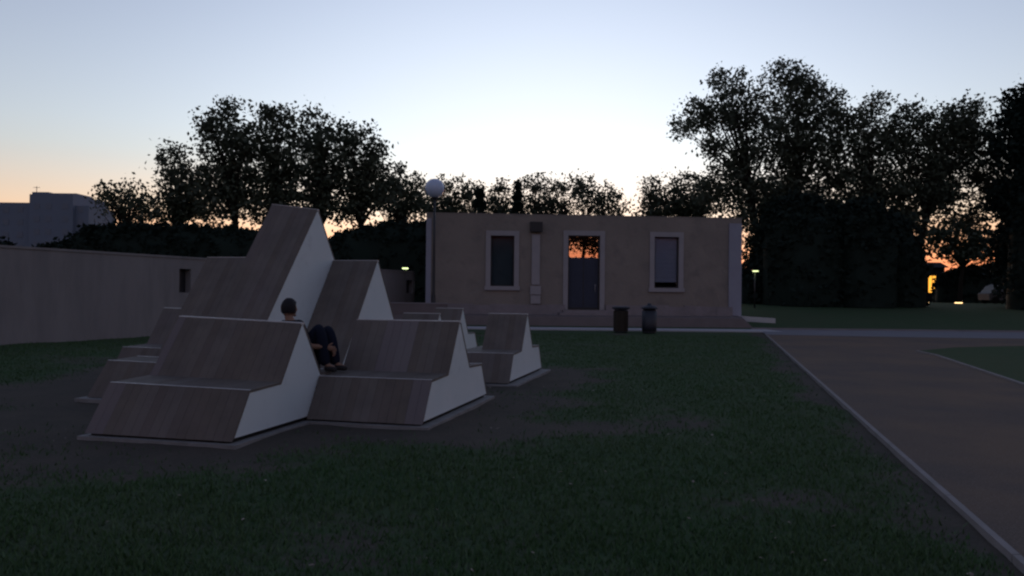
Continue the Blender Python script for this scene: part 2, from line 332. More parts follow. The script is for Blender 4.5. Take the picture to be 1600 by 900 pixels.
# ------------------------------------------------------------------ timber bench modules
BENCH = [(0, .042), (.30, .505), (.92, .525), (1.36, 1.15), (1.42, 1.15), (1.86, .54), (2.46, .52), (2.76, .042)]
def tri(half, h, top=.06): return [(-half, .06), (-top / 2, h), (top / 2, h), (half, .06)]
def inset(prof, d):
    n = len(prof); out = []
    ar = sum(prof[i][0] * prof[(i + 1) % n][1] - prof[(i + 1) % n][0] * prof[i][1] for i in range(n)); sg = 1 if ar > 0 else -1
    for i in range(n):
        a, b, c = Vector(prof[i - 1]), Vector(prof[i]), Vector(prof[(i + 1) % n])
        d1, d2 = (b - a).normalized(), (c - b).normalized(); n1 = Vector((-d1.y, d1.x)) * sg; n2 = Vector((-d2.y, d2.x)) * sg
        m_ = (n1 + n2); m_ = m_ / max(m_.dot(n1), .35); out.append(tuple(b + m_ * d))
    return out
def bench(name, label, cat, u0, u1, s0, prof, lean=0.0, taper=0.0, slab=(.1, .1, .1, .1), idx=0, group='timber bench modules in the lawn', pale={}):
    """lean: how far the far (left) end rises; taper: left end slants inward going up"""
    t = thing(name, label, cat, U((u0 + u1) / 2, s0), group)
    H = max(z for _, z in prof)
    def T(u, s, z):
        f = (u1 - u) / (u1 - u0); zz = z * (1 + lean * f)
        return U(u + taper * f * z / H, s0 + s, zz)
    pr = [p for p in prof]
    nb = max(2, round((u1 - u0) / .105)); w_ = (u1 - u0) / nb; th = .024
    ins = inset(prof, th)
    # timber boards, one run per facet
    rows = [('front_cladding', []), ('seat', []), ('backrest', [])]
    for i in range(len(pr) - 1):
        a, b = pr[i], pr[i + 1]; ai, bi = ins[i], ins[i + 1]
        flat = abs(b[1] - a[1]) < .06 and abs(b[0] - a[0]) > .2; top = abs(b[0] - a[0]) < .1 and abs(b[1] - a[1]) < .01
        if top: continue
        mb = MB(); mp = MB()
        for k_ in range(nb):
            ua, ub = u0 + k_ * w_ + .0012, u0 + (k_ + 1) * w_ - .0012
            j = .002 * random.random()
            if k_ == nb - 1: ub = u1
            if k_ == 0: ua = u0
            (mp if k_ in pale.get(i, ()) else mb).hexa([T(ua, *ai), T(ub, *ai), T(ub, *bi), T(ua, *bi), T(ua, a[0], a[1] + j), T(ub, a[0], a[1] + j), T(ub, b[0], b[1] + j), T(ua, b[0], b[1] + j)])
        nm = 'seat' if flat else ('backrest' if a[1] > .3 and len(pr) > 4 or len(pr) > 4 and b[1] > 1 else 'cladding')
        part(mb, nm, M['timber'], t)
        if mp.v: part(mp, 'pale_boards', M['timber_pale'], t)  # chosen boards in a paler tone
    # cap along the ridge; its pale colour paints in the sky light on top
    ti = max(range(len(pr)), key=lambda i: pr[i][1]); z = pr[ti][1]; xa = [p[0] for p in pr if abs(p[1] - z) < .03]
    if len(pr) > 4 or len(pr) == 4:
        mb = MB(); x0, x1 = min(xa) - .004, max(xa) + .004
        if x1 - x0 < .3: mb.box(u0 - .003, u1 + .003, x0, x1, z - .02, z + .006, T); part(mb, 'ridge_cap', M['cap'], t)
    # pale strips along the seat edges, their bright line put into the colour
    for i in range(1, len(pr) - 1):
        if .4 < pr[i][1] < .6 and (i == 1 or i == len(pr) - 2):
            sx_ = -1 if i == 1 else 1; x = pr[i][0]; mb = MB(); mb.box(u0, u1, min(x, x - sx_ * .03), max(x, x - sx_ * .03), pr[i][1] + .003, pr[i][1] + .007, T); part(mb, 'seat_edge_line', M['cap'], t)
    # end panels
    ins2 = inset(prof, th + .002)
    for ua, ub in ((u1 - .03, u1 - .004), (u0 + .004, u0 + .03)):
        mb = MB(); mb.prism(ins2, ua, ub, lambda a, b, c: T(c, a, b)); part(mb, 'end_panel', M['panel'], t)
    # recessed base and concrete slab
    sa, sb = prof[0][0], prof[-1][0]
    mb = MB().box(u0 + .04, u1 - .04, s0 + sa + .05, s0 + sb - .05, .0, .065, lambda *p: U(*p)); part(mb, 'recessed_base', M['gap'], t)
    zt = .020 + .002 * idx
    mb = MB().box(u0 - slab[0], u1 + slab[1], s0 + sa - slab[2], s0 + sb + slab[3], -.06, zt, lambda *p: U(*p)); part(mb, 'concrete_slab', M['slab'], t)
    return t
TRI_C = tri(2.35, 2.86); TRI_C = [(-2.45, .06), (-.03, 2.86), (.03, 2.86), (2.2, .06)]
TRI_D = [(-1.62, .06), (-.03, 2.05), (.03, 2.05), (1.5, .06)]
LOW = [(.0, .06), (.30, .50), (2.46, .50), (2.76, .042)]
bench('double_bench', 'nearest timber double bench, white right end, seated person behind its backrest', 'bench', -1.68, 0, 0, BENCH, .045, .10, (.05, .07, .045, .0), 0, pale={0: (0, 1), 2: (0,)})
bench('double_bench', 'timber double bench right of the seated person, middle of the complex', 'bench', .006, 1.41, 1.5, BENCH, 0, 0, (.0, .09, .045, .1), 1, pale={0: (11, 12), 2: (4, 5, 6, 7)})
bench('double_bench', 'narrow timber double bench at the right end, nearest to the litter bins', 'bench', .63, 1.35, 5.84, BENCH, 0, 0, (.0, .16, .09, .1), 2)
bench('low_bench', 'low flat-topped bench without backrest against the narrow right bench', 'bench', .25, .624, 5.84, LOW, 0, 0, (.1, .0, .09, .1), 3)
bench('peaked_shelter', 'tallest timber peak with big white gable rising over the benches', 'timber peak', -2.56, -1.74, 5.14, TRI_C, .035, 0, (.0, .05, .05, .1), 4)
bench('peaked_shelter', 'brown timber peak just right of the tallest one, small white gable', 'timber peak', -1.734, -.93, 5.74, TRI_D, 0, 0, (.0, .1, .05, .1), 5)
bench('peaked_shelter', 'timber peak just left of the tallest one, in front of the wall', 'timber peak', -3.38, -2.566, 4.58, TRI_D, 0, .0, (.1, .0, .05, .1), 6)
bench('double_bench', 'timber double bench at far left, leaning back towards the wall', 'bench', -5.35, -3.9, 4.72, BENCH, .03, .03, (.1, .1, .1, .1), 7)
bench('low_bench', 'low timber step left of the nearest bench, mostly behind it', 'bench', -3.72, -2.6, 2.35, [(0, .042), (.30, .505), (.92, .52), (.98, .06)], .03, .08, (.1, .0, .1, .0), 8)
bench('double_bench', 'timber double bench seen just over the middle one, before the small peak tip', 'bench', -1.6, -.82, 6.75 + .6, [(a_, b_ * .95) for a_, b_ in BENCH], 0, 0, (.1, .1, .1, .1), 9)
bench('double_bench', 'rearmost timber bench, only its small white peak tip showing', 'bench', -1.9, -1.22, 10.3, BENCH, 0, 0, (.1, .1, .1, .1), 10)

# ------------------------------------------------------------------ boundary wall
WA, WB = Vector((-17.4, 12.5)), Vector((-5.3, 43.0)); wd = (WB - WA); WL = wd.length; wd.normalize(); wnn = Vector((-wd.y, wd.x))
def W(a, b, z): p = WA + wd * a + wnn * b; return (p.x, p.y, z)
def wall_t(px):      # distance along the wall at a photo column
    k_ = (px - 800) / F; return (k_ * WA.y - WA.x) / (wd.x - k_ * wd.y)
wt = thing('boundary_wall', 'long plain rendered wall behind the benches on the left', 'wall', W(WL / 2, 0, 0))
t1 = wall_t(280); t2 = wall_t(298); t3 = wall_t(635); t4 = wall_t(648)
def wz(px, py): t_ = wall_t(px); p = W(t_, 0, 0); return at(px, py, p[1]).z
HT = 2.62
o1 = (wz(289, 457), wz(289, 420)); o2 = (wz(641, 458), wz(641, 438))
mb = MB()
for a, b, lo, hi in ((0, t1, -.2, HT), (t1, t2, -.2, o1[0]), (t1, t2, o1[1], HT), (t2, t3, -.2, HT), (t3, t4, -.2, o2[0]), (t3, t4, o2[1], HT), (t4, WL, -.2, HT)):
    mb.box(a, b, 0, .4, lo, hi, W)
part(mb, 'wall_body', M['render'], wt)
mb = MB().box(t1, t2, .25, .3, o1[0], o1[1], W); part(mb, 'shutter', M['black'], wt)
mb = MB().box(t3, t4, .25, .3, o2[0], o2[1], W); part(mb, 'shutter', M['black'], wt)
mb = MB().box(0, WL, -.03, .43, HT + .002, HT + .07, W); part(mb, 'coping', M['render'], wt)

# ------------------------------------------------------------------ terrace and house
HO = Vector((-4.3, 40.0)); ha = math.atan2(1.2, 16.0); hc, hs = math.cos(ha), math.sin(ha)
def Hh(x, y, z): return (HO.x + hc * x - hs * y, HO.y + hs * x + hc * y, z)
def hx(px, dy=0):
    k_ = (px - 800) / F; return (k_ * (HO.y + hc * dy) - HO.x + hs * dy) / (hc - k_ * hs)
def hz(px, py): x = hx(px); return at(px, py, HO.y + hs * x).z
FL = .50; TOP = 5.5; HL = hx(1158)
tw = MB()
tw.hexa([(-8.5, 37.25, -.1), (11.35, 37.25, -.1), (12.2, 41.6, -.1), (-8.5, 41.6, -.1), (-8.5, 37.4, FL), (10.75, 37.4, FL), (11.9, 41.6, FL), (-8.5, 41.6, FL)])
tag(tw.build('terrace', M['deck']), kind='structure')
ht = thing('old_house', 'old single-storey plastered house with central door and two windows', 'house', Hh(HL / 2, 0, FL))
wins = [(hx(766), hx(803), hz(785, 447), hz(785, 368)), (hx(1022), hx(1060), hz(1040, 450), hz(1040, 370))]
dr = (hx(887), hx(937), FL + .26, hz(912, 368))
mb = MB(); th = .5
x = 0
ops = [wins[0], dr, wins[1]]
for (a, b, lo, hi) in ops:
    mb.box(x, a, 0, th, FL, TOP, Hh); mb.box(a, b, 0, th, hi, TOP, Hh); mb.box(a, b, 0, th, FL, lo, Hh); x = b
mb.box(x, HL, 0, th, FL, TOP, Hh)
HD = 7.0
mb.box(0, .5, th, HD - th, FL, TOP, Hh); mb.box(HL - .5, HL, th, HD - th, FL, TOP, Hh)
ba, bb = hx(878, HD), hx(946, HD)
mb.box(0, ba, HD - th, HD, FL, TOP, Hh); mb.box(bb, HL, HD - th, HD, FL, TOP, Hh); mb.box(ba, bb, HD - th, HD, 5.3, TOP, Hh); mb.box(ba, bb, HD - th, HD, FL, FL + .3, Hh)
part(mb, 'wall', M['facade'], ht)
part(MB().box(-.01, HL + .01, -.01, HD + .01, TOP + .003, TOP + .05, Hh), 'roof', M['facade'], ht)
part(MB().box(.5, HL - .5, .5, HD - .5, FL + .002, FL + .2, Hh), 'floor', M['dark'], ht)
for px0, px1, m, nm in ((665.2, 673, M['stone_blue'], 'corner_pilaster'), (1138, 1157.6, M['stone_blue'], 'corner_pilaster'), (829, 844, M['stone'], 'pilaster')):
    a, b = hx(px0), hx(px1)
    mb = MB()
    if nm == 'pilaster':
        z0, z1 = FL + .55, hz(836, 366); nblk = 9
        mb.box(a + .04, b - .04, -.10, -.003, z0 + .95, z1, Hh)
        mb.box(a, b, -.13, -.003, z0, z0 + .42, Hh); mb.box(a - .02, b + .02, -.15, -.003, z0 + .46, z0 + .90, Hh)
    else:
        mb.box(a, b, -.09, -.003, FL + .02, TOP - .25, Hh)
    part(mb, nm, m, ht)
mb = MB().box(hx(827), hx(846), -.28, -.003, hz(836, 362), hz(836, 347), Hh); part(mb, 'wall_lantern', M['black'], ht)
# plinth of irregular stones
for xa_, xb_ in ((hx(688), dr[0] - .3), (dr[1] + .3, hx(1137))):
    mb = MB(); pts = [xa_]
    while pts[-1] < xb_ - .6: pts.append(pts[-1] + random.uniform(.5, 1.0))
    pts.append(xb_)
    for i in range(len(pts) - 1): mb.box(pts[i], pts[i + 1], -.10 - random.random() * .03, -.003, FL + .004, FL + random.uniform(.46, .54), Hh)
    part(mb, 'plinth', M['plinth'], ht)
def surround(px0, px1, lo, hi, m, sill=True):
    a, b = px0, px1; f = .24; mb = MB()
    mb.box(a - f, a, -.06, .02, lo, hi + f, Hh); mb.box(b, b + f, -.06, .02, lo, hi + f, Hh); mb.box(a, b, -.062, .02, hi, hi + f, Hh)
    if sill: mb.box(a - f - .05, b + f + .05, -.11, .02, lo - .20, lo - .002, Hh)
    return mb
for i, (a, b, lo, hi) in enumerate(wins):
    wf = part(surround(a, b, lo, hi, None), 'window', M['stone'], ht)
    mb = MB(); mb.box(a, a + .06, .10, .16, lo, hi, Hh); mb.box(b - .06, b, .10, .16, lo, hi, Hh); mb.box(a + .06, b - .06, .10, .16, hi - .06, hi, Hh); mb.box(a + .06, b - .06, .10, .16, lo, lo + .06, Hh)
    mb.build('frame', M['black'], wf)
    MB().box(a + .06, b - .06, .125, .135, lo + .06, hi - .06, Hh).build('pane', M['glass'], wf)
    if i == 0: MB().box(a + .02, b - .02, .30, .32, lo + .02, hi - .02, Hh).build('pane_backing', M['inner'], wf)  # added grey backing, stands in for the pane's dim sky reflection
    if i == 1:
        bl = MB(); zz = lo + .30
        while zz < hi - .02: bl.box(a + .02, b - .02, .20, .22, zz, min(zz + .235, hi - .005), Hh); zz += .24
        bl.build('blind', M['blind'], wf)
df = part(surround(dr[0], dr[1], dr[2], dr[3], None, False), 'door', M['stone'], ht)
a, b, lo, hi = dr; mb = MB()
zt = hz(912, 402)
for q in ((a, a + .08, lo, hi), (b - .08, b, lo, hi), (a + .08, b - .08, hi - .05, hi), (a + .08, b - .08, lo, lo + .12)): mb.box(q[0], q[1], .12, .19, q[2], q[3], Hh)
mb.box((a + b) / 2 - .02, (a + b) / 2 + .02, .13, .18, lo + .12, zt, Hh)
mb.build('door_frame', M['black'], df)
MB().box(a + .08, b - .08, .15, .16, zt + .004, hi - .05, Hh).build('door_pane', M['glass_clear'], df)
lf = MB(); mid = (a + b) / 2
for p0, p1 in ((a + .08, mid - .02), (mid + .02, b - .08)):
    lf.box(p0, p1, .14, .18, lo + .12, zt, Hh)
    for q0, q1 in ((lo + .3, lo + 1.0), (lo + 1.15, zt - .15)): lf.box(p0 + .12, p1 - .12, .125, .138, q0, q1, Hh)
lf.build('door_leaf', M['door'], df)
MB().tube([Hh(b - .22, .09, lo + .9), Hh(b - .22, .09, lo + 1.3)], .018, 8).build('handle', M['stone'], df)
mb = MB().box(dr[0] - .5, dr[1] + .5, -.95, -.12, FL + .003, FL + .12, Hh); mb.box(dr[0] - .3, dr[1] + .3, -.6, -.12, FL + .123, FL + .25, Hh)
part(mb, 'doorstep', M['plinth'], ht)
# low stone ledge right of the house
p = at(1160, 494, 40.5); q_ = at(1212, 497.5, 39.6)
mb = MB().hexa([(p.x, p.y, .1), (q_.x, q_.y, .1), (q_.x, q_.y + .5, .1), (p.x, p.y + .9, .1), (p.x, p.y, p.z), (q_.x, q_.y, q_.z), (q_.x, q_.y + .5, q_.z), (p.x, p.y + .9, p.z)])
tag(mb.build('stone_ledge', M['cap']), 'low pale stone ledge on the grass right of the house corner', 'ledge')
# low brown wall left of the terrace
a = at(604, 474, 38.0); b = at(699, 475.5, 38.0)
mb = MB().box(a.x, b.x, 37.85, 38.2, .0, a.z, None); o = mb.build('low_wall', M['deck']); tag(o, 'low brown wall before the left corner of the house', 'low wall')
MBc = MB().box(a.x - .03, b.x + .03, 37.82, 38.23, a.z + .002, a.z + .05).build('coping', M['plinth'], o)

# ------------------------------------------------------------------ globe street lamp
g = at(677.5, 294, 38.7); lt = thing('street_lamp', 'tall globe lamp on a dark pole by the left corner of the house', 'street lamp', (g.x, g.y, FL))
prof = [(.16, 0), (.16, .05), (.10, .1), (.095, .9), (.075, 1.0), (.06, 3.2), (.05, g.z - FL - .55)]
part(MB().lathe((g.x, g.y, FL), prof, 14), 'pole', M['black'], lt)
part(MB().lathe((g.x, g.y, g.z - .56), [(.05, 0), (.13, .05), (.17, .14), (.16, .17)], 18), 'globe_holder', M['black'], lt)
rr = .465; part(MB().lathe((g.x, g.y, g.z), [(rr * math.sin(t_), -rr * math.cos(t_)) for t_ in np.linspace(.36, math.pi - .02, 18)], 28), 'globe', M['globe'], lt)

# ------------------------------------------------------------------ litter bins
def bin_(px, wood, label):
    Y_ = 32.6; b_ = at(px, 0, Y_); t = thing('litter_bin', label, 'litter bin', (b_.x, Y_, 0), 'litter bins on the paving edge')
    r = .30; zt = 1.02
    part(MB().lathe((b_.x, Y_, 0), [(r * .92, 0), (r * .92, .05), (r * .88, .06)], 24), 'foot', M['black'], t)
    if wood:
        mb = MB(); n_ = 20
        for k_ in range(n_):
            t0, t1_ = 2 * math.pi * (k_ + .06) / n_, 2 * math.pi * (k_ + .94) / n_
            P_ = lambda t, rad, z: (b_.x + rad * math.cos(t), Y_ + rad * math.sin(t), z)
            mb.hexa([P_(t0, r - .025, .07), P_(t0, r, .07), P_(t1_, r, .07), P_(t1_, r - .025, .07), P_(t0, r - .025, zt - .14), P_(t0, r, zt - .14), P_(t1_, r, zt - .14), P_(t1_, r - .025, zt - .14)])
        part(mb, 'slatted_body', M['binwood'], t)
        part(MB().lathe((b_.x, Y_, 0), [(r - .04, .07), (r - .04, zt - .1)], 24), 'liner', M['black'], t)
        part(MB().lathe((b_.x, Y_, zt), [(r - .03, -.09), (r + .055, -.05), (r + .06, 0), (r + .03, .035), (.16, .045)], 28), 'lid', M['bin'], t)
    else:
        part(MB().lathe((b_.x, Y_, 0), [(r - .01, .07), (r, .3), (r, zt - .13)], 28), 'body', M['bin'], t)
        part(MB().lathe((b_.x, Y_, zt), [(r - .05, -.12), (r - .05, -.05), (r + .03, -.05), (r + .03, .0), (r * .75, .07), (.09, .10), (.08, .17), (.03, .18)], 28), 'lid', M['bin'], t)
bin_(970.5, True, 'brown slatted litter bin, the left one of the two before the house')
bin_(1015, False, 'dark blue metal litter bin with a knobbed lid, right of the slatted bin')

# ------------------------------------------------------------------ apartment building
BY = 185; at_ = thing('apartment_building', 'distant blue-grey apartment block beyond the wall at far left', 'building', at(40, 452, BY) - Vector((0, 0, 1.4)))
def bb_(px0, px1, ytop, d0, d1, mb): a, b = at(px0, ytop, BY + d0), at(px1, ytop, BY + d0); mb.box(a.x, b.x, BY + d0, BY + d1, 0, a.z)
mb = MB(); bb_(-190, 44, 314, 0, 14, mb); bb_(44.01, 112, 303, -1.5, 14, mb); bb_(112.01, 137, 321, -.5, 12, mb); part(mb, 'wall', M['apart'], at_)
mb = MB(); a = at(44, 303, BY); b = at(108, 297, BY)
mb.box(at(40, 0, BY).x, at(66, 0, BY).x, BY + 2, BY + 9, a.z - 1.5, at(50, 298, BY).z); mb.box(at(66.1, 0, BY).x, at(110, 0, BY).x, BY + 2, BY + 9, a.z - 1.5, at(90, 300, BY).z)
part(mb, 'roof_cabin', M['apart'], at_)
mb = MB(); p = at(55, 298, BY + 4)
mb.tube([(p.x, p.y, p.z - 1), (p.x, p.y, p.z + 1.1)], .07, 5); mb.tube([(p.x - .8, p.y, p.z + .8), (p.x + .8, p.y, p.z + .8)], .05, 5); part(mb, 'antenna', M['black'], at_)
for px, ys, dy in ((-120, 1, 0), (-95, 1, 0), (-60, 1, 0), (-30, 1, 0), (8, 1, 0), (30, 1, 0), (56, 0, -1.5), (74, 0, -1.5), (100, 0, -1.5), (124, 2, -.5)):
    z0 = at(px, (322, 311, 328)[0] if ys else 318, BY).z
    for f_ in range(6):
        c_ = at(px, 0, BY + dy); z_ = z0 - f_ * 2.9 - 1.4
        if z_ < 3: break
        wf = part(MB().box(c_.x - .65, c_.x + .65, BY + dy - .06, BY + dy - .003, z_, z_ + 1.3), 'window', M['apart_win'], at_)

# ------------------------------------------------------------------ vegetation
def leaves(cent, per, sig, size, m, name, sq=.75):
    """leaf-sized quads scattered in clumps round the given centres"""
    cent = np.asarray(cent); n_ = len(cent) * per
    c = np.repeat(cent, per, 0); s2 = np.repeat(sig * (.6 + .8 * rng.random(len(cent))), per)
    p = c + rng.normal(size=(n_, 3)) * s2[:, None] * np.array([1, 1, sq])
    a = rng.normal(size=(n_, 3)); a /= np.linalg.norm(a, axis=1)[:, None]; b = np.cross(a, rng.normal(size=(n_, 3))); b /= np.linalg.norm(b, axis=1)[:, None]
    sz = size * (.55 + .9 * rng.random(n_)); a = a * sz[:, None] * .62; b = b * sz[:, None] * .38
    co = np.stack([p - a, p - b * 1.0, p + a, p + b], 1).reshape(-1, 3)
    return fast_mesh(name, co, 4, m)
def core_mesh(cent, rad, name, m):
    pass
def tree(name, label, cat, Y_, lobes, base_px, dens=1.0, leaf=.21, m='leaf', trunk_r=.22, depth=None, group=None, zmin=None, limb=True, fork=.35, sig=.36):
    """lobes: (px, py, rx, ry) outline lobes of the crown at distance Y_ in photograph pixels"""
    k_ = Y_ / F; b0 = at(base_px, 0, Y_); gz_ = float(rise(np.array(Y_))); base = Vector((b0.x, Y_, gz_))
    t = thing(name, label, cat, base, group)
    cl = []
    for (px, py, rx, ry) in lobes:
        c = at(px, py, Y_); A = math.pi * rx * ry * k_ * k_; n_ = max(3, int(A * 5.2 * dens))
        d = (depth or 1) * (rx + ry) / 2 * k_
        q = rng.normal(size=(n_, 3)); q /= np.linalg.norm(q, axis=1)[:, None]; q *= (rng.random(n_) ** .42)[:, None]
        cl.append(np.array([c.x, c.y, c.z]) + q * np.array([rx * k_, d, ry * k_]))
    cl = np.concatenate(cl)
    if zmin is not None: cl = cl[cl[:, 2] > zmin]
    me = leaves(cl, 24, sig, leaf, M[m], 'crown')
    o = link(bpy.data.objects.new('crown', me), t); o.location = -t.location
    # trunk and limbs
    mb = MB(); zc = cl[:, 2]; top = Vector((float(np.median(cl[:, 0])), Y_, float(np.percentile(zc, 80))))
    zf = gz_ + (top.z - gz_) * fork; ax = [base + Vector((0, 0, -.2)), Vector((base.x, base.y, gz_ + .5)), Vector((base.x + (top.x - base.x) * .2, Y_, zf)), base.lerp(top, .7) + Vector((.1, 0, 0)), top]
    mb.tube(ax, [trunk_r * 1.35, trunk_r, trunk_r * .8, trunk_r * .4, trunk_r * .12], 9)
    part(mb, 'trunk', M['bark'], t)
    if limb:
        mb = MB(); sel = rng.choice(len(cl), min(len(cl), 80), replace=False)
        for i in sel:
            e = Vector(cl[i]); f_ = random.uniform(.2, .75); s_ = ax[2].lerp(ax[4], f_ * .8) if e.z > zf else ax[2]
            mid = s_.lerp(e, .5) + Vector((random.uniform(-.3, .3), random.uniform(-.3, .3), random.uniform(-.1, .5)))
            mb.tube([s_, mid, e], [trunk_r * .26, trunk_r * .15, trunk_r * .04], 5, False)
        part(mb, 'limbs', M['bark'], t)
    return t
def hedge(name, label, cat, Y_, outline, ybot, dens=1.0, depth=2.0, leaf=.22, m='leaf_dark', group=None):
    """solid clipped or bushy mass: outline = [(px, py top)], built as a closed lumpy core plus leaves"""
    px0, px1 = outline[0][0], outline[-1][0]; k_ = Y_ / F; gz_ = float(rise(np.array(Y_))) - .05
    n_ = max(8, int((px1 - px0) * k_ / .35)); pxs = np.linspace(px0, px1, n_)
    tops = np.interp(pxs, [o_[0] for o_ in outline], [o_[1] for o_ in outline])
    ctr = at((px0 + px1) / 2, 0, Y_); t = thing(name, label, cat, (ctr.x, Y_, max(gz_, 0)), group)
    V = []; mseg = 11; P3 = []; sd_ = random.random() * 50
    for i, (p_, tp) in enumerate(zip(pxs, tops)):
        a = at(p_, tp, Y_); zt = a.z; e = min(1, .35 + 4 * min(i, n_ - 1 - i) / n_)
        for j in range(mseg):
            th_ = math.pi * j / (mseg - 1); H_ = zt - gz_; lump = 1 + .45 * (float(fbm(np.array(i * .22 + sd_), np.array(j * .6 + sd_))) - .5)
            r_ = (depth / 2 - .25) * e * lump
            V.append((a.x + random.uniform(-.1, .1), Y_ - math.cos(th_) * r_, gz_ + (H_ - min(.4, H_ * .15)) * (math.sin(th_) ** .45 if 0 < j < mseg - 1 else 0) * (.93 + .14 * (lump - .8))))
            P3.append(V[-1])
    fs = [(i * mseg + j, i * mseg + j + 1, (i + 1) * mseg + j + 1, (i + 1) * mseg + j) for i in range(n_ - 1) for j in range(mseg - 1)]
    fs += [tuple(range(mseg)), tuple(range((n_ - 1) * mseg, n_ * mseg))[::-1]]
    mb = MB().add(V, fs, True)
    core = mb.build('inner_foliage', M[m], t); core.location = -t.location
    P3 = np.array(P3); area = (px1 - px0) * k_ * (float(np.mean(P3[mseg // 2::mseg, 2])) - gz_ + 1) * 1.2; cnt = int(area * 9 * dens)
    # sample over the surface
    ii = rng.integers(0, n_ - 1, cnt); jj = rng.integers(0, mseg - 1, cnt); fa = rng.random(cnt)[:, None]; fb = rng.random(cnt)[:, None]
    p = (P3[ii * mseg + jj] * (1 - fa) + P3[(ii + 1) * mseg + jj] * fa) * (1 - fb) + (P3[ii * mseg + jj + 1] * (1 - fa) + P3[(ii + 1) * mseg + jj + 1] * fa) * fb
    me = leaves(p, 9, .16 if depth < 3.5 else .34, leaf, M[m], 'foliage'); o = link(bpy.data.objects.new('foliage', me), t); o.location = -t.location
    return t
GL = 'park trees behind the wall'
tree('park_tree', 'small round tree at the left end of the tree line', 'tree', 56, [(185, 330, 34, 16), (225, 335, 26, 14), (172, 306, 22, 20), (200, 304, 24, 20), (222, 318, 18, 16)], 195, 1.1, group=GL)
tree('park_tree', 'pointed smaller tree left of the tallest tree behind the wall', 'tree', 54, [(260, 325, 40, 24), (300, 330, 36, 22), (278, 300, 42, 38), (272, 258, 26, 28), (268, 240, 12, 14), (305, 290, 30, 40)], 275, 1.15, group=GL)
tree('park_tree', 'tallest tree behind the wall with a pointed top', 'tree', 52, [(350, 325, 48, 26), (350, 230, 40, 44), (330, 195, 28, 26), (355, 178, 22, 22), (358, 162, 9, 10), (385, 235, 30, 50), (345, 290, 50, 38), (385, 305, 30, 34)], 372, 1.25, trunk_r=.3, group=GL)
tree('park_tree', 'flat-topped tree right of the tallest pointed tree behind the wall', 'tree', 53, [(425, 335, 46, 22), (425, 215, 38, 38), (412, 178, 18, 16), (438, 185, 22, 20), (455, 240, 35, 45), (425, 280, 45, 45), (445, 312, 40, 22)], 425, 1.2, trunk_r=.3, group=GL)
tree('park_tree', 'broad tree above the white gable tip of the tallest timber peak', 'tree', 55, [(480, 318, 42, 24), (520, 325, 30, 18), (495, 215, 36, 34), (485, 185, 22, 12), (515, 240, 38, 45), (480, 270, 40, 42), (515, 292, 36, 34)], 500, 1.1, trunk_r=.28, group=GL)
tree('park_tree', 'leafy tree sloping down to the right behind the wall', 'tree', 56, [(555, 330, 36, 14), (600, 300, 26, 30), (560, 235, 38, 34), (548, 208, 28, 16), (585, 250, 26, 30), (565, 280, 44, 38), (560, 312, 42, 24)], 560, 1.1, trunk_r=.28, group=GL)
tree('park_tree', 'thin low tree just left of the lamp globe', 'tree', 62, [(620, 322, 40, 18), (650, 318, 24, 18), (620, 282, 36, 24), (640, 300, 30, 26), (600, 305, 30, 24)], 622, .95, group=GL)
GM = 'low trees behind the house'
tree('slender_tree', 'thin tree directly behind the lamp globe', 'tree', 74, [(655, 322, 26, 20), (678, 332, 32, 20), (704, 330, 32, 20), (690, 292, 26, 22), (672, 310, 28, 22), (712, 305, 26, 26)], 690, 0.67, leaf=.22, sig=.32, group=GM)
tree('slender_tree', 'thin tree right of the lamp globe, left of the first dark column', 'tree', 75, [(718, 332, 32, 20), (744, 330, 32, 20), (728, 290, 16, 20), (735, 312, 24, 20)], 730, 0.67, leaf=.22, sig=.32, group=GM)
tree('columnar_tree', 'left one of the two dark narrow column trees above the house roof', 'tree', 72, [(749, 300, 4, 10), (749, 310, 6, 18), (749, 330, 8, 20)], 749, 4.5, leaf=.2, m='leaf_dark', limb=False, sig=.18, group=GM)
tree('slender_tree', 'thin tree between the two dark column trees', 'tree', 76, [(765, 332, 32, 20), (791, 330, 32, 20), (775, 296, 22, 20), (778, 315, 26, 18)], 777, 0.67, leaf=.22, sig=.32, group=GM)
tree('columnar_tree', 'right one of the two dark narrow column trees above the house roof', 'tree', 72, [(808, 292, 4, 10), (808, 300, 5, 18), (808, 325, 7, 22)], 808, 4.5, leaf=.2, m='leaf_dark', limb=False, sig=.18, group=GM)
tree('slender_tree', 'open tree right of the second dark column tree', 'tree', 75, [(858, 322, 24, 20), (826, 322, 22, 20), (828, 332, 32, 20), (854, 330, 32, 20), (835, 285, 22, 16), (845, 305, 28, 24)], 840, 0.67, leaf=.22, sig=.32, group=GM)
tree('slender_tree', 'open tree above the left half of the house door', 'tree', 74, [(880, 345, 34, 26), (868, 375, 30, 24), (875, 288, 22, 14), (880, 308, 28, 24)], 878, 0.62, leaf=.22, sig=.32, group=GM)
tree('slender_tree', 'bushy-topped open tree above the right half of the house door', 'tree', 74, [(925, 350, 34, 26), (930, 380, 34, 20), (900, 372, 20, 20), (905, 282, 20, 16), (915, 305, 26, 24)], 908, 0.77, leaf=.22, sig=.32, group=GM)
tree('slender_tree', 'low open tree left of the bright gap above the house', 'tree', 76, [(930, 322, 26, 20), (960, 345, 30, 24), (958, 375, 30, 22), (948, 300, 20, 14), (955, 318, 28, 18)], 950, 0.62, leaf=.22, sig=.32, group=GM)
tree('slender_tree', 'open tree right of the bright gap above the house', 'tree', 74, [(1013, 332, 32, 20), (1039, 330, 32, 20), (1018, 296, 26, 22), (1035, 312, 34, 22)], 1025, 0.77, leaf=.22, sig=.32, group=GM)
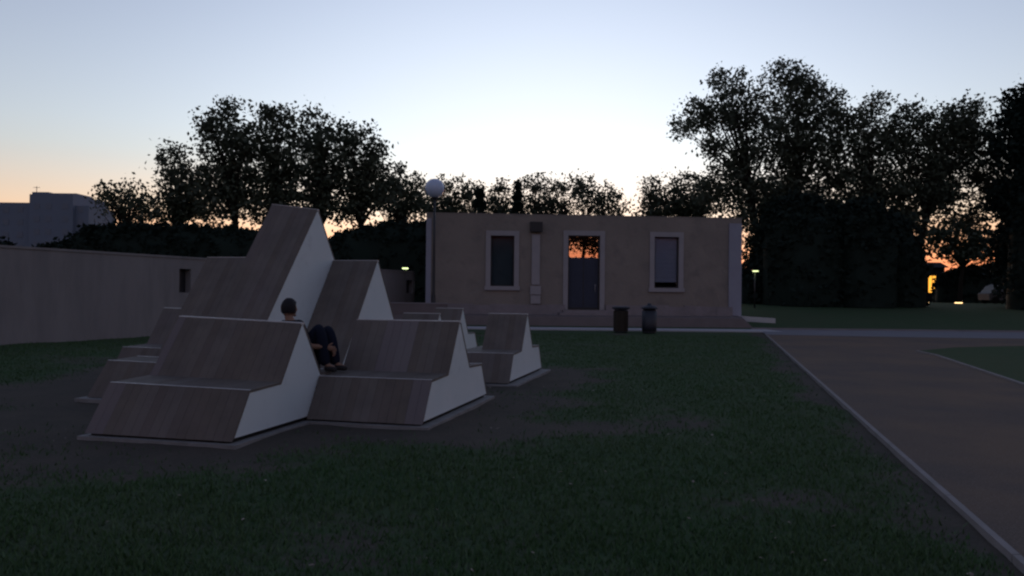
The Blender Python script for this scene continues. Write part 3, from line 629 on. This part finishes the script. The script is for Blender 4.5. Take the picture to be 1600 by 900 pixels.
tree('slender_tree', 'open tree above the right end of the house', 'tree', 73, [(1058, 318, 28, 24), (1100, 300, 26, 30), (1068, 332, 32, 20), (1094, 330, 32, 20), (1072, 292, 30, 26), (1085, 312, 34, 24)], 1080, 0.81, leaf=.22, sig=.32, group=GM)
GR = 'tall trees on the right'
tree('tall_tree', 'tall open tree leaning left over the right end of the house', 'tree', 61, [(1165, 345, 34, 26), (1110, 300, 26, 30), (1190, 300, 34, 34), (1175, 385, 22, 24), (1140, 130, 34, 26), (1095, 175, 40, 26), (1065, 200, 26, 20), (1140, 175, 46, 38), (1175, 215, 46, 44), (1115, 225, 30, 26), (1150, 270, 44, 40), (1150, 310, 36, 32), (1185, 165, 26, 30)], 1192, 1.1, leaf=.21, trunk_r=.34, group=GR)
tree('tall_tree', 'highest tree on the right, second from the house', 'tree', 63, [(1205, 330, 40, 40), (1260, 335, 50, 40), (1222, 118, 36, 24), (1255, 130, 36, 24), (1240, 170, 48, 44), (1285, 165, 32, 34), (1225, 225, 46, 50), (1275, 235, 46, 50), (1235, 285, 50, 40), (1300, 290, 36, 40)], 1240, 1.2, leaf=.21, trunk_r=.36, group=GR)
tree('tall_tree', 'tall tree with a tuft at its top, middle of the right group', 'tree', 61, [(1330, 340, 44, 34), (1400, 350, 34, 30), (1310, 190, 24, 26), (1368, 158, 20, 16), (1345, 195, 38, 30), (1320, 235, 34, 40), (1370, 235, 38, 42), (1345, 290, 44, 44), (1395, 290, 34, 44), (1365, 340, 44, 30)], 1362, 1.25, leaf=.21, trunk_r=.32, group=GR)
tree('tall_tree', 'broad tree over the glowing gap at the right', 'tree', 61, [(1420, 345, 34, 22), (1500, 225, 50, 44), (1400, 215, 30, 34), (1460, 285, 46, 40), (1500, 345, 26, 12), (1540, 300, 26, 30), (1425, 190, 34, 30), (1510, 175, 26, 26), (1470, 200, 44, 36), (1525, 215, 40, 40), (1440, 245, 42, 40), (1490, 265, 44, 36), (1545, 270, 32, 40), (1430, 305, 40, 36), (1475, 318, 34, 22), (1530, 330, 26, 18)], 1425, 1.25, leaf=.21, trunk_r=.3, group=GR)
tree('slender_tree', 'small leafy tree filling the glowing gap above the orange window', 'tree', 76, [(1468, 365, 30, 26), (1512, 362, 36, 26), (1500, 392, 46, 18), (1545, 385, 26, 30)], 1500, .75, leaf=.30, group=GR)
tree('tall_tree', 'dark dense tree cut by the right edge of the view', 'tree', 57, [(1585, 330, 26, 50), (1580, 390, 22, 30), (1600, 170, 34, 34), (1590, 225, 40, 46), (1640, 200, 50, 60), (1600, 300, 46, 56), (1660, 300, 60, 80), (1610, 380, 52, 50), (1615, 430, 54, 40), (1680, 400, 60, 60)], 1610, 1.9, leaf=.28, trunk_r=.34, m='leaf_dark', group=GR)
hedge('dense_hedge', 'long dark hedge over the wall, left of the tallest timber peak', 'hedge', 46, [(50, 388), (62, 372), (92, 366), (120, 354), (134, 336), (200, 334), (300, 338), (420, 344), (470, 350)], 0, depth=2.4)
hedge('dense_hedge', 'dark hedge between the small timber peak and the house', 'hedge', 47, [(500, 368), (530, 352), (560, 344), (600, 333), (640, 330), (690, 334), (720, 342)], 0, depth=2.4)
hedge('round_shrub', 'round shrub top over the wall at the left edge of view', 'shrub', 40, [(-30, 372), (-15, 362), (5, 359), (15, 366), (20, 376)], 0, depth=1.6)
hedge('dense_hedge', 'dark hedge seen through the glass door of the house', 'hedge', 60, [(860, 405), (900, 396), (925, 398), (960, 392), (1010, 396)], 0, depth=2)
GB = 'dark bushy trees at the lawn edge'
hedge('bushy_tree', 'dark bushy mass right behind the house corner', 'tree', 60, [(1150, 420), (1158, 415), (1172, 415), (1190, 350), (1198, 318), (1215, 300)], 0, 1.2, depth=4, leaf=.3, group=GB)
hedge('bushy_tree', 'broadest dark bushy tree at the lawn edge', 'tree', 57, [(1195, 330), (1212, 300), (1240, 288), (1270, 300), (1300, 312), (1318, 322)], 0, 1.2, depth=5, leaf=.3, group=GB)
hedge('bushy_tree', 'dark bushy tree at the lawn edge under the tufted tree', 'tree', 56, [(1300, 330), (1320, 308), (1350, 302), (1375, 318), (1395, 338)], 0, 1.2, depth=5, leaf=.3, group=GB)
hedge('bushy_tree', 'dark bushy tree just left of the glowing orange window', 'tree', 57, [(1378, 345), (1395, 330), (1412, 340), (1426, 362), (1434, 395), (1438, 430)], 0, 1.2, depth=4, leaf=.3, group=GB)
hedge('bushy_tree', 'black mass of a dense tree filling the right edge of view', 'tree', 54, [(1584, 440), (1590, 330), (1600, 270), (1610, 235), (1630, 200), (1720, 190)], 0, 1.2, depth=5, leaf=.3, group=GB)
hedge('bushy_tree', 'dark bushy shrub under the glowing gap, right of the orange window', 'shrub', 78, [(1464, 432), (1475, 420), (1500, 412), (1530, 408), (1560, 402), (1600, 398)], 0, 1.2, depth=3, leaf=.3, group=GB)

# ------------------------------------------------------------------ far things at the right
GZ = 1.15
kt_c = at(1457, 450, 84); kt = thing('lit_hut', 'small dark hut with a glowing orange window beyond the lawn', 'hut', (kt_c.x, 84, GZ))
x0, x1 = at(1443, 0, 84).x, at(1476, 0, 84).x; zt = at(1457, 418, 84).z
wa, wb = at(1450, 0, 84).x, at(1461.5, 0, 84).x; z0, z1 = at(1457, 457, 84).z, at(1457, 431, 84).z
mb = MB(); mb.box(x0, x1, 84, 87, GZ, zt); part(mb, 'wall', M['dark'], kt)
mb = MB().hexa([(x0 - .3, 83.6, zt + .01), (x1 + .3, 83.6, zt + .01), (x1 + .3, 87.4, zt + .01), (x0 - .3, 87.4, zt + .01), (x0 - .2, 85.2, zt + .6), (x1 + .2, 85.2, zt + .6), (x1 + .2, 85.6, zt + .6), (x0 - .2, 85.6, zt + .6)]); part(mb, 'roof', M['dark'], kt)
wf = part(MB().box(wa, wb, 83.93, 83.98, z0, z1), 'window', M['lit_window'], kt)
mb = MB(); mb.box(wa - .06, wa, 83.9, 83.997, z0, z1); mb.box(wb, wb + .06, 83.9, 83.997, z0, z1); mb.box((wa + wb) / 2 - .02, (wa + wb) / 2 + .02, 83.88, 83.92, z0, z1); mb.build('frame', M['dark'], wf)
hedge('low_shrub', 'low shrub hiding the lower right of the orange window', 'shrub', 80, [(1459, 452), (1464, 440), (1470, 436), (1478, 445), (1484, 452)], 0, 1.2, depth=1.5, leaf=.2)
for px, py, Y_, wpx, lab in ((1446, 473, 70, 11, 'low ground lamp left of the orange window'), (1498, 473.5, 70, 12, 'low ground lamp right of the orange window, brightest'), (1465, 463, 82, 8, 'small lamp under the orange window'), (1541, 459, 78, 7, 'small lamp left of the pale parked van')):
    p = at(px, py, Y_); t = thing('ground_lamp', lab, 'lamp', (p.x, Y_, GZ), 'low lamps beyond the lawn'); h_ = wpx * Y_ / F / 2
    part(MB().box(p.x - h_ - .05, p.x + h_ + .05, Y_ + .02, Y_ + .2, GZ - .3, p.z + .1), 'housing', M['dark'], t)
    part(MB().box(p.x - h_, p.x + h_, Y_ - .01, Y_ + .017, p.z - .055, p.z + .055), 'lens', M['lamp_warm'], t)
for px, py, Y_, lab in ((633, 421, 43.5, 'small lit street light over the wall, left of the house'), (1180, 425, 52, 'small lit street light in the dark right of the house')):
    p = at(px, py, Y_); gz_ = float(rise(np.array(Y_))); t = thing('park_light', lab, 'street light', (p.x, Y_, gz_), 'small lit street lights')
    part(MB().tube([(p.x, Y_ + .1, gz_), (p.x, Y_ + .1, p.z + .1)], .05, 8), 'pole', M['black'], t)
    hd = part(MB().box(p.x - .24, p.x + .24, Y_ - .25, Y_ + .2, p.z + .09, p.z + .16), 'lamp_head', M['black'], t)
    MB().box(p.x - .14, p.x + .14, Y_ - .2, Y_ + .14, p.z + .03, p.z + .087).build('lens', M['lamp_yellow'], hd)
# parked van
p = at(1565, 470, 66); t = thing('parked_van', 'pale grey parked van half lost in the dark at right', 'van', (p.x, 66, GZ))
def VT(x, y, z): return (p.x + x, 66 + y, GZ + z)
prof = [(-1.45, .30), (-1.5, .8), (-1.25, .95), (-.85, 1.45), (-.4, 1.62), (1.1, 1.62), (1.35, 1.4), (1.42, .30)]
mb = MB(); mb.prism(prof, -.8, .8, lambda a, b, c: VT(a, c, b)); vb = part(mb, 'body', M['van'], t)
MB().prism([(-1.08, 1.0), (-.78, 1.4), (-.40, 1.5), (-.40, 1.0)], -.815, -.803, lambda a, b, c: VT(a, c, b)).build('window', M['apart_win'], vb)
MB().prism([(-.3, 1.0), (-.3, 1.5), (1.0, 1.5), (1.15, 1.0)], -.815, -.803, lambda a, b, c: VT(a, c, b)).build('window', M['apart_win'], vb)
for a in (-.95, .95):
    for b in (-.72, .72):
        part(MB().tube([VT(a, b - .1, .3), VT(a, b + .1, .3)], .3, 16), 'wheel', M['tyre'], t)

# ------------------------------------------------------------------ seated person
def skin_mesh(verts, edges, radii, sub=2, root=0):
    me = bpy.data.meshes.new('tmp'); me.from_pydata([U(*v) for v in verts], edges, []); o = bpy.data.objects.new('tmp', me); C.objects.link(o)
    md = o.modifiers.new('s', 'SKIN'); md.use_smooth_shade = True
    for i, r in enumerate(radii):
        sv = me.skin_vertices[0].data[i]; sv.radius = (r, r) if not hasattr(r, '__len__') else r; sv.use_root = (i == root)
    sd = o.modifiers.new('d', 'SUBSURF'); sd.levels = sd.render_levels = sub
    dg = bpy.context.evaluated_depsgraph_get(); dg.update(); res = bpy.data.meshes.new_from_object(o.evaluated_get(dg))
    bpy.data.objects.remove(o); return res
def join(meshes, name, m, parent):
    b = bmesh.new()
    for x in meshes: b.from_mesh(x)
    for f in b.faces: f.smooth = True
    me = bpy.data.meshes.new(name); b.to_mesh(me); b.free(); me.materials.clear(); me.materials.append(m)
    return link(bpy.data.objects.new(name, me), parent)
def ball(c, r, sc=(1, 1, 1), rot=None):
    b = bmesh.new(); bmesh.ops.create_icosphere(b, subdivisions=3, radius=r)
    for v_ in b.verts:
        q = Vector((v_.co.x * sc[0], v_.co.y * sc[1], v_.co.z * sc[2]))
        if rot: q = rot @ q
        v_.co = Vector(U(*c)) + q
    me = bpy.data.meshes.new('b'); b.to_mesh(me); b.free(); return me
# joints in bench coordinates (u, s, z)
PEL = (-.37, 2.13, .64); SP = (-.42, 2.11, .82); CH = (-.48, 2.06, .99); NB = (-.51, 2.03, 1.145); NK = (-.53, 2.03, 1.19)
SN = (-.345, 1.95, 1.10); SF = (-.67, 2.14, 1.10); EN = (-.17, 1.88, .85); EF = (-.40, 2.36, .84); HN = (-.01, 2.02, .84); HF = (-.01, 2.14, .80)
hipN, hipF = (-.36, 2.04, .64), (-.34, 2.22, .64); kN, kF = (-.115, 2.02, 1.10), (-.08, 2.20, 1.07); aN, aF = (-.02, 2.03, .62), (.03, 2.20, .62); tN, tF = (.11, 2.04, .56), (.16, 2.22, .56)
body = [skin_mesh([PEL, SP, CH, NB, NK, (-.53, 2.035, 1.24), SN, EN, HN, SF, EF, HF, hipN, kN, aN, tN, hipF, kF, aF, tF],
                  [(0, 1), (1, 2), (2, 3), (3, 4), (4, 5), (2, 6), (6, 7), (7, 8), (2, 9), (9, 10), (10, 11), (0, 12), (12, 13), (13, 14), (14, 15), (0, 16), (16, 17), (17, 18), (18, 19)],
                  [.12, .11, .12, .06, .055, .055, .05, .038, .026, .05, .038, .026, .08, .055, .038, .03, .08, .055, .038, .03])]
yaw = Matrix.Rotation(R(-40), 3, 'Z')           # face turned away from us and to the right
HC = (-.53, 2.04, 1.30)
body.append(ball(HC, .1, (.78, .95, 1.18), yaw))
def onhead(x, y, z): q = yaw @ Vector((x, y, z)); h0 = U(*HC); return (h0[0] + q.x, h0[1] + q.y, h0[2] + z)
def wball(p, r, sc):
    b = bmesh.new(); bmesh.ops.create_icosphere(b, subdivisions=2, radius=r)
    for v_ in b.verts: v_.co = Vector(p) + yaw @ Vector((v_.co.x * sc[0], v_.co.y * sc[1], v_.co.z * sc[2]))
    me = bpy.data.meshes.new('b'); b.to_mesh(me); b.free(); return me
body += [wball(onhead(0, .10, -.015), .016, (.8, 1.1, 1.6)), wball(onhead(.078, -.005, -.01), .03, (.3, .7, 1.1)), wball(onhead(-.078, -.005, -.01), .03, (.3, .7, 1.1)), wball(onhead(0, .075, -.085), .03, (1, .7, .6)), wball(onhead(0, .092, -.058), .02, (1.2, .4, .3))]
for hnd, sg in ((HN, 1), (HF, -1)):               # palm and five curled fingers round the shins
    u, s, z = hnd; body.append(skin_mesh([(u, s, z), (u + .035, s + .02 * sg, z - .015), (u + .065, s + .04 * sg, z - .03)], [(0, 1), (1, 2)], [.028, (.02, .038), (.018, .036)], 2))
    for f_ in range(4):
        o_ = (f_ - 1.5) * .019; L = (.85, 1, .95, .75)[f_]
        body.append(skin_mesh([(u + .06, s + .035 * sg, z - .03 + o_), (u + .09 * L, s + .065 * sg, z - .035 + o_), (u + .085 * L, s + .09 * sg, z - .04 + o_), (u + .065, s + .10 * sg, z - .04 + o_)], [(0, 1), (1, 2), (2, 3)], [.010, .009, .008, .007], 1))
    body.append(skin_mesh([(u + .02, s, z + .01), (u + .045, s + .015 * sg, z + .035), (u + .06, s + .04 * sg, z + .045)], [(0, 1), (1, 2)], [.012, .010, .009], 1))
pt = thing('person', 'person in dark clothes with drawn-up knees behind the nearest bench', 'person', U(PEL[0], PEL[1], .54))
def pp(o): o.location = -pt.location; return o
pp(join(body, 'body', M['skin'], pt))
pp(join([skin_mesh([(-.375, 2.13, .66), SP, CH, (-.515, 2.035, 1.13), SN, (-.175, 1.88, .855), SF, (-.41, 2.35, .85)], [(0, 1), (1, 2), (2, 3), (2, 4), (4, 5), (2, 6), (6, 7)],
                   [.15, .145, .16, .08, .078, .058, .078, .058], 2)], 'shirt', M['shirt'], pt))
pp(join([skin_mesh([PEL, hipN, kN, (-.025, 2.03, .60), hipF, kF, (.025, 2.20, .60)], [(0, 1), (1, 2), (2, 3), (0, 4), (4, 5), (5, 6)], [.14, .105, .088, .07, .105, .088, .07], 2)], 'trousers', M['jeans'], pt))
for a_, t_ in ((aN, tN), (aF, tF)):
    pp(join([skin_mesh([(a_[0] - .03, a_[1], .575), (a_[0] + .05, a_[1], .58), (t_[0] + .01, t_[1], .562)], [(0, 1), (1, 2)], [(.042, .042), (.045, .042), (.04, .03)], 2)], 'shoe', M['shoe'], pt))
# hair cap: shell over the back and top of the skull
b = bmesh.new(); bmesh.ops.create_icosphere(b, subdivisions=4, radius=.108)
kill = [v_ for v_ in b.verts if (v_.co.y > .055 and v_.co.z < .045) or (v_.co.z < -.062)]
bmesh.ops.delete(b, geom=kill, context='VERTS')
for v_ in b.verts:
    j = 1 + random.uniform(-.02, .03); v_.co = Vector(U(*HC)) + yaw @ Vector((v_.co.x * .82 * j, v_.co.y * .97 * j, v_.co.z * 1.17 * j + .004))
me = bpy.data.meshes.new('hair'); b.to_mesh(me); b.free()
for f in me.polygons: f.use_smooth = True
me.materials.append(M['hair']); pp(link(bpy.data.objects.new('hair', me), pt))
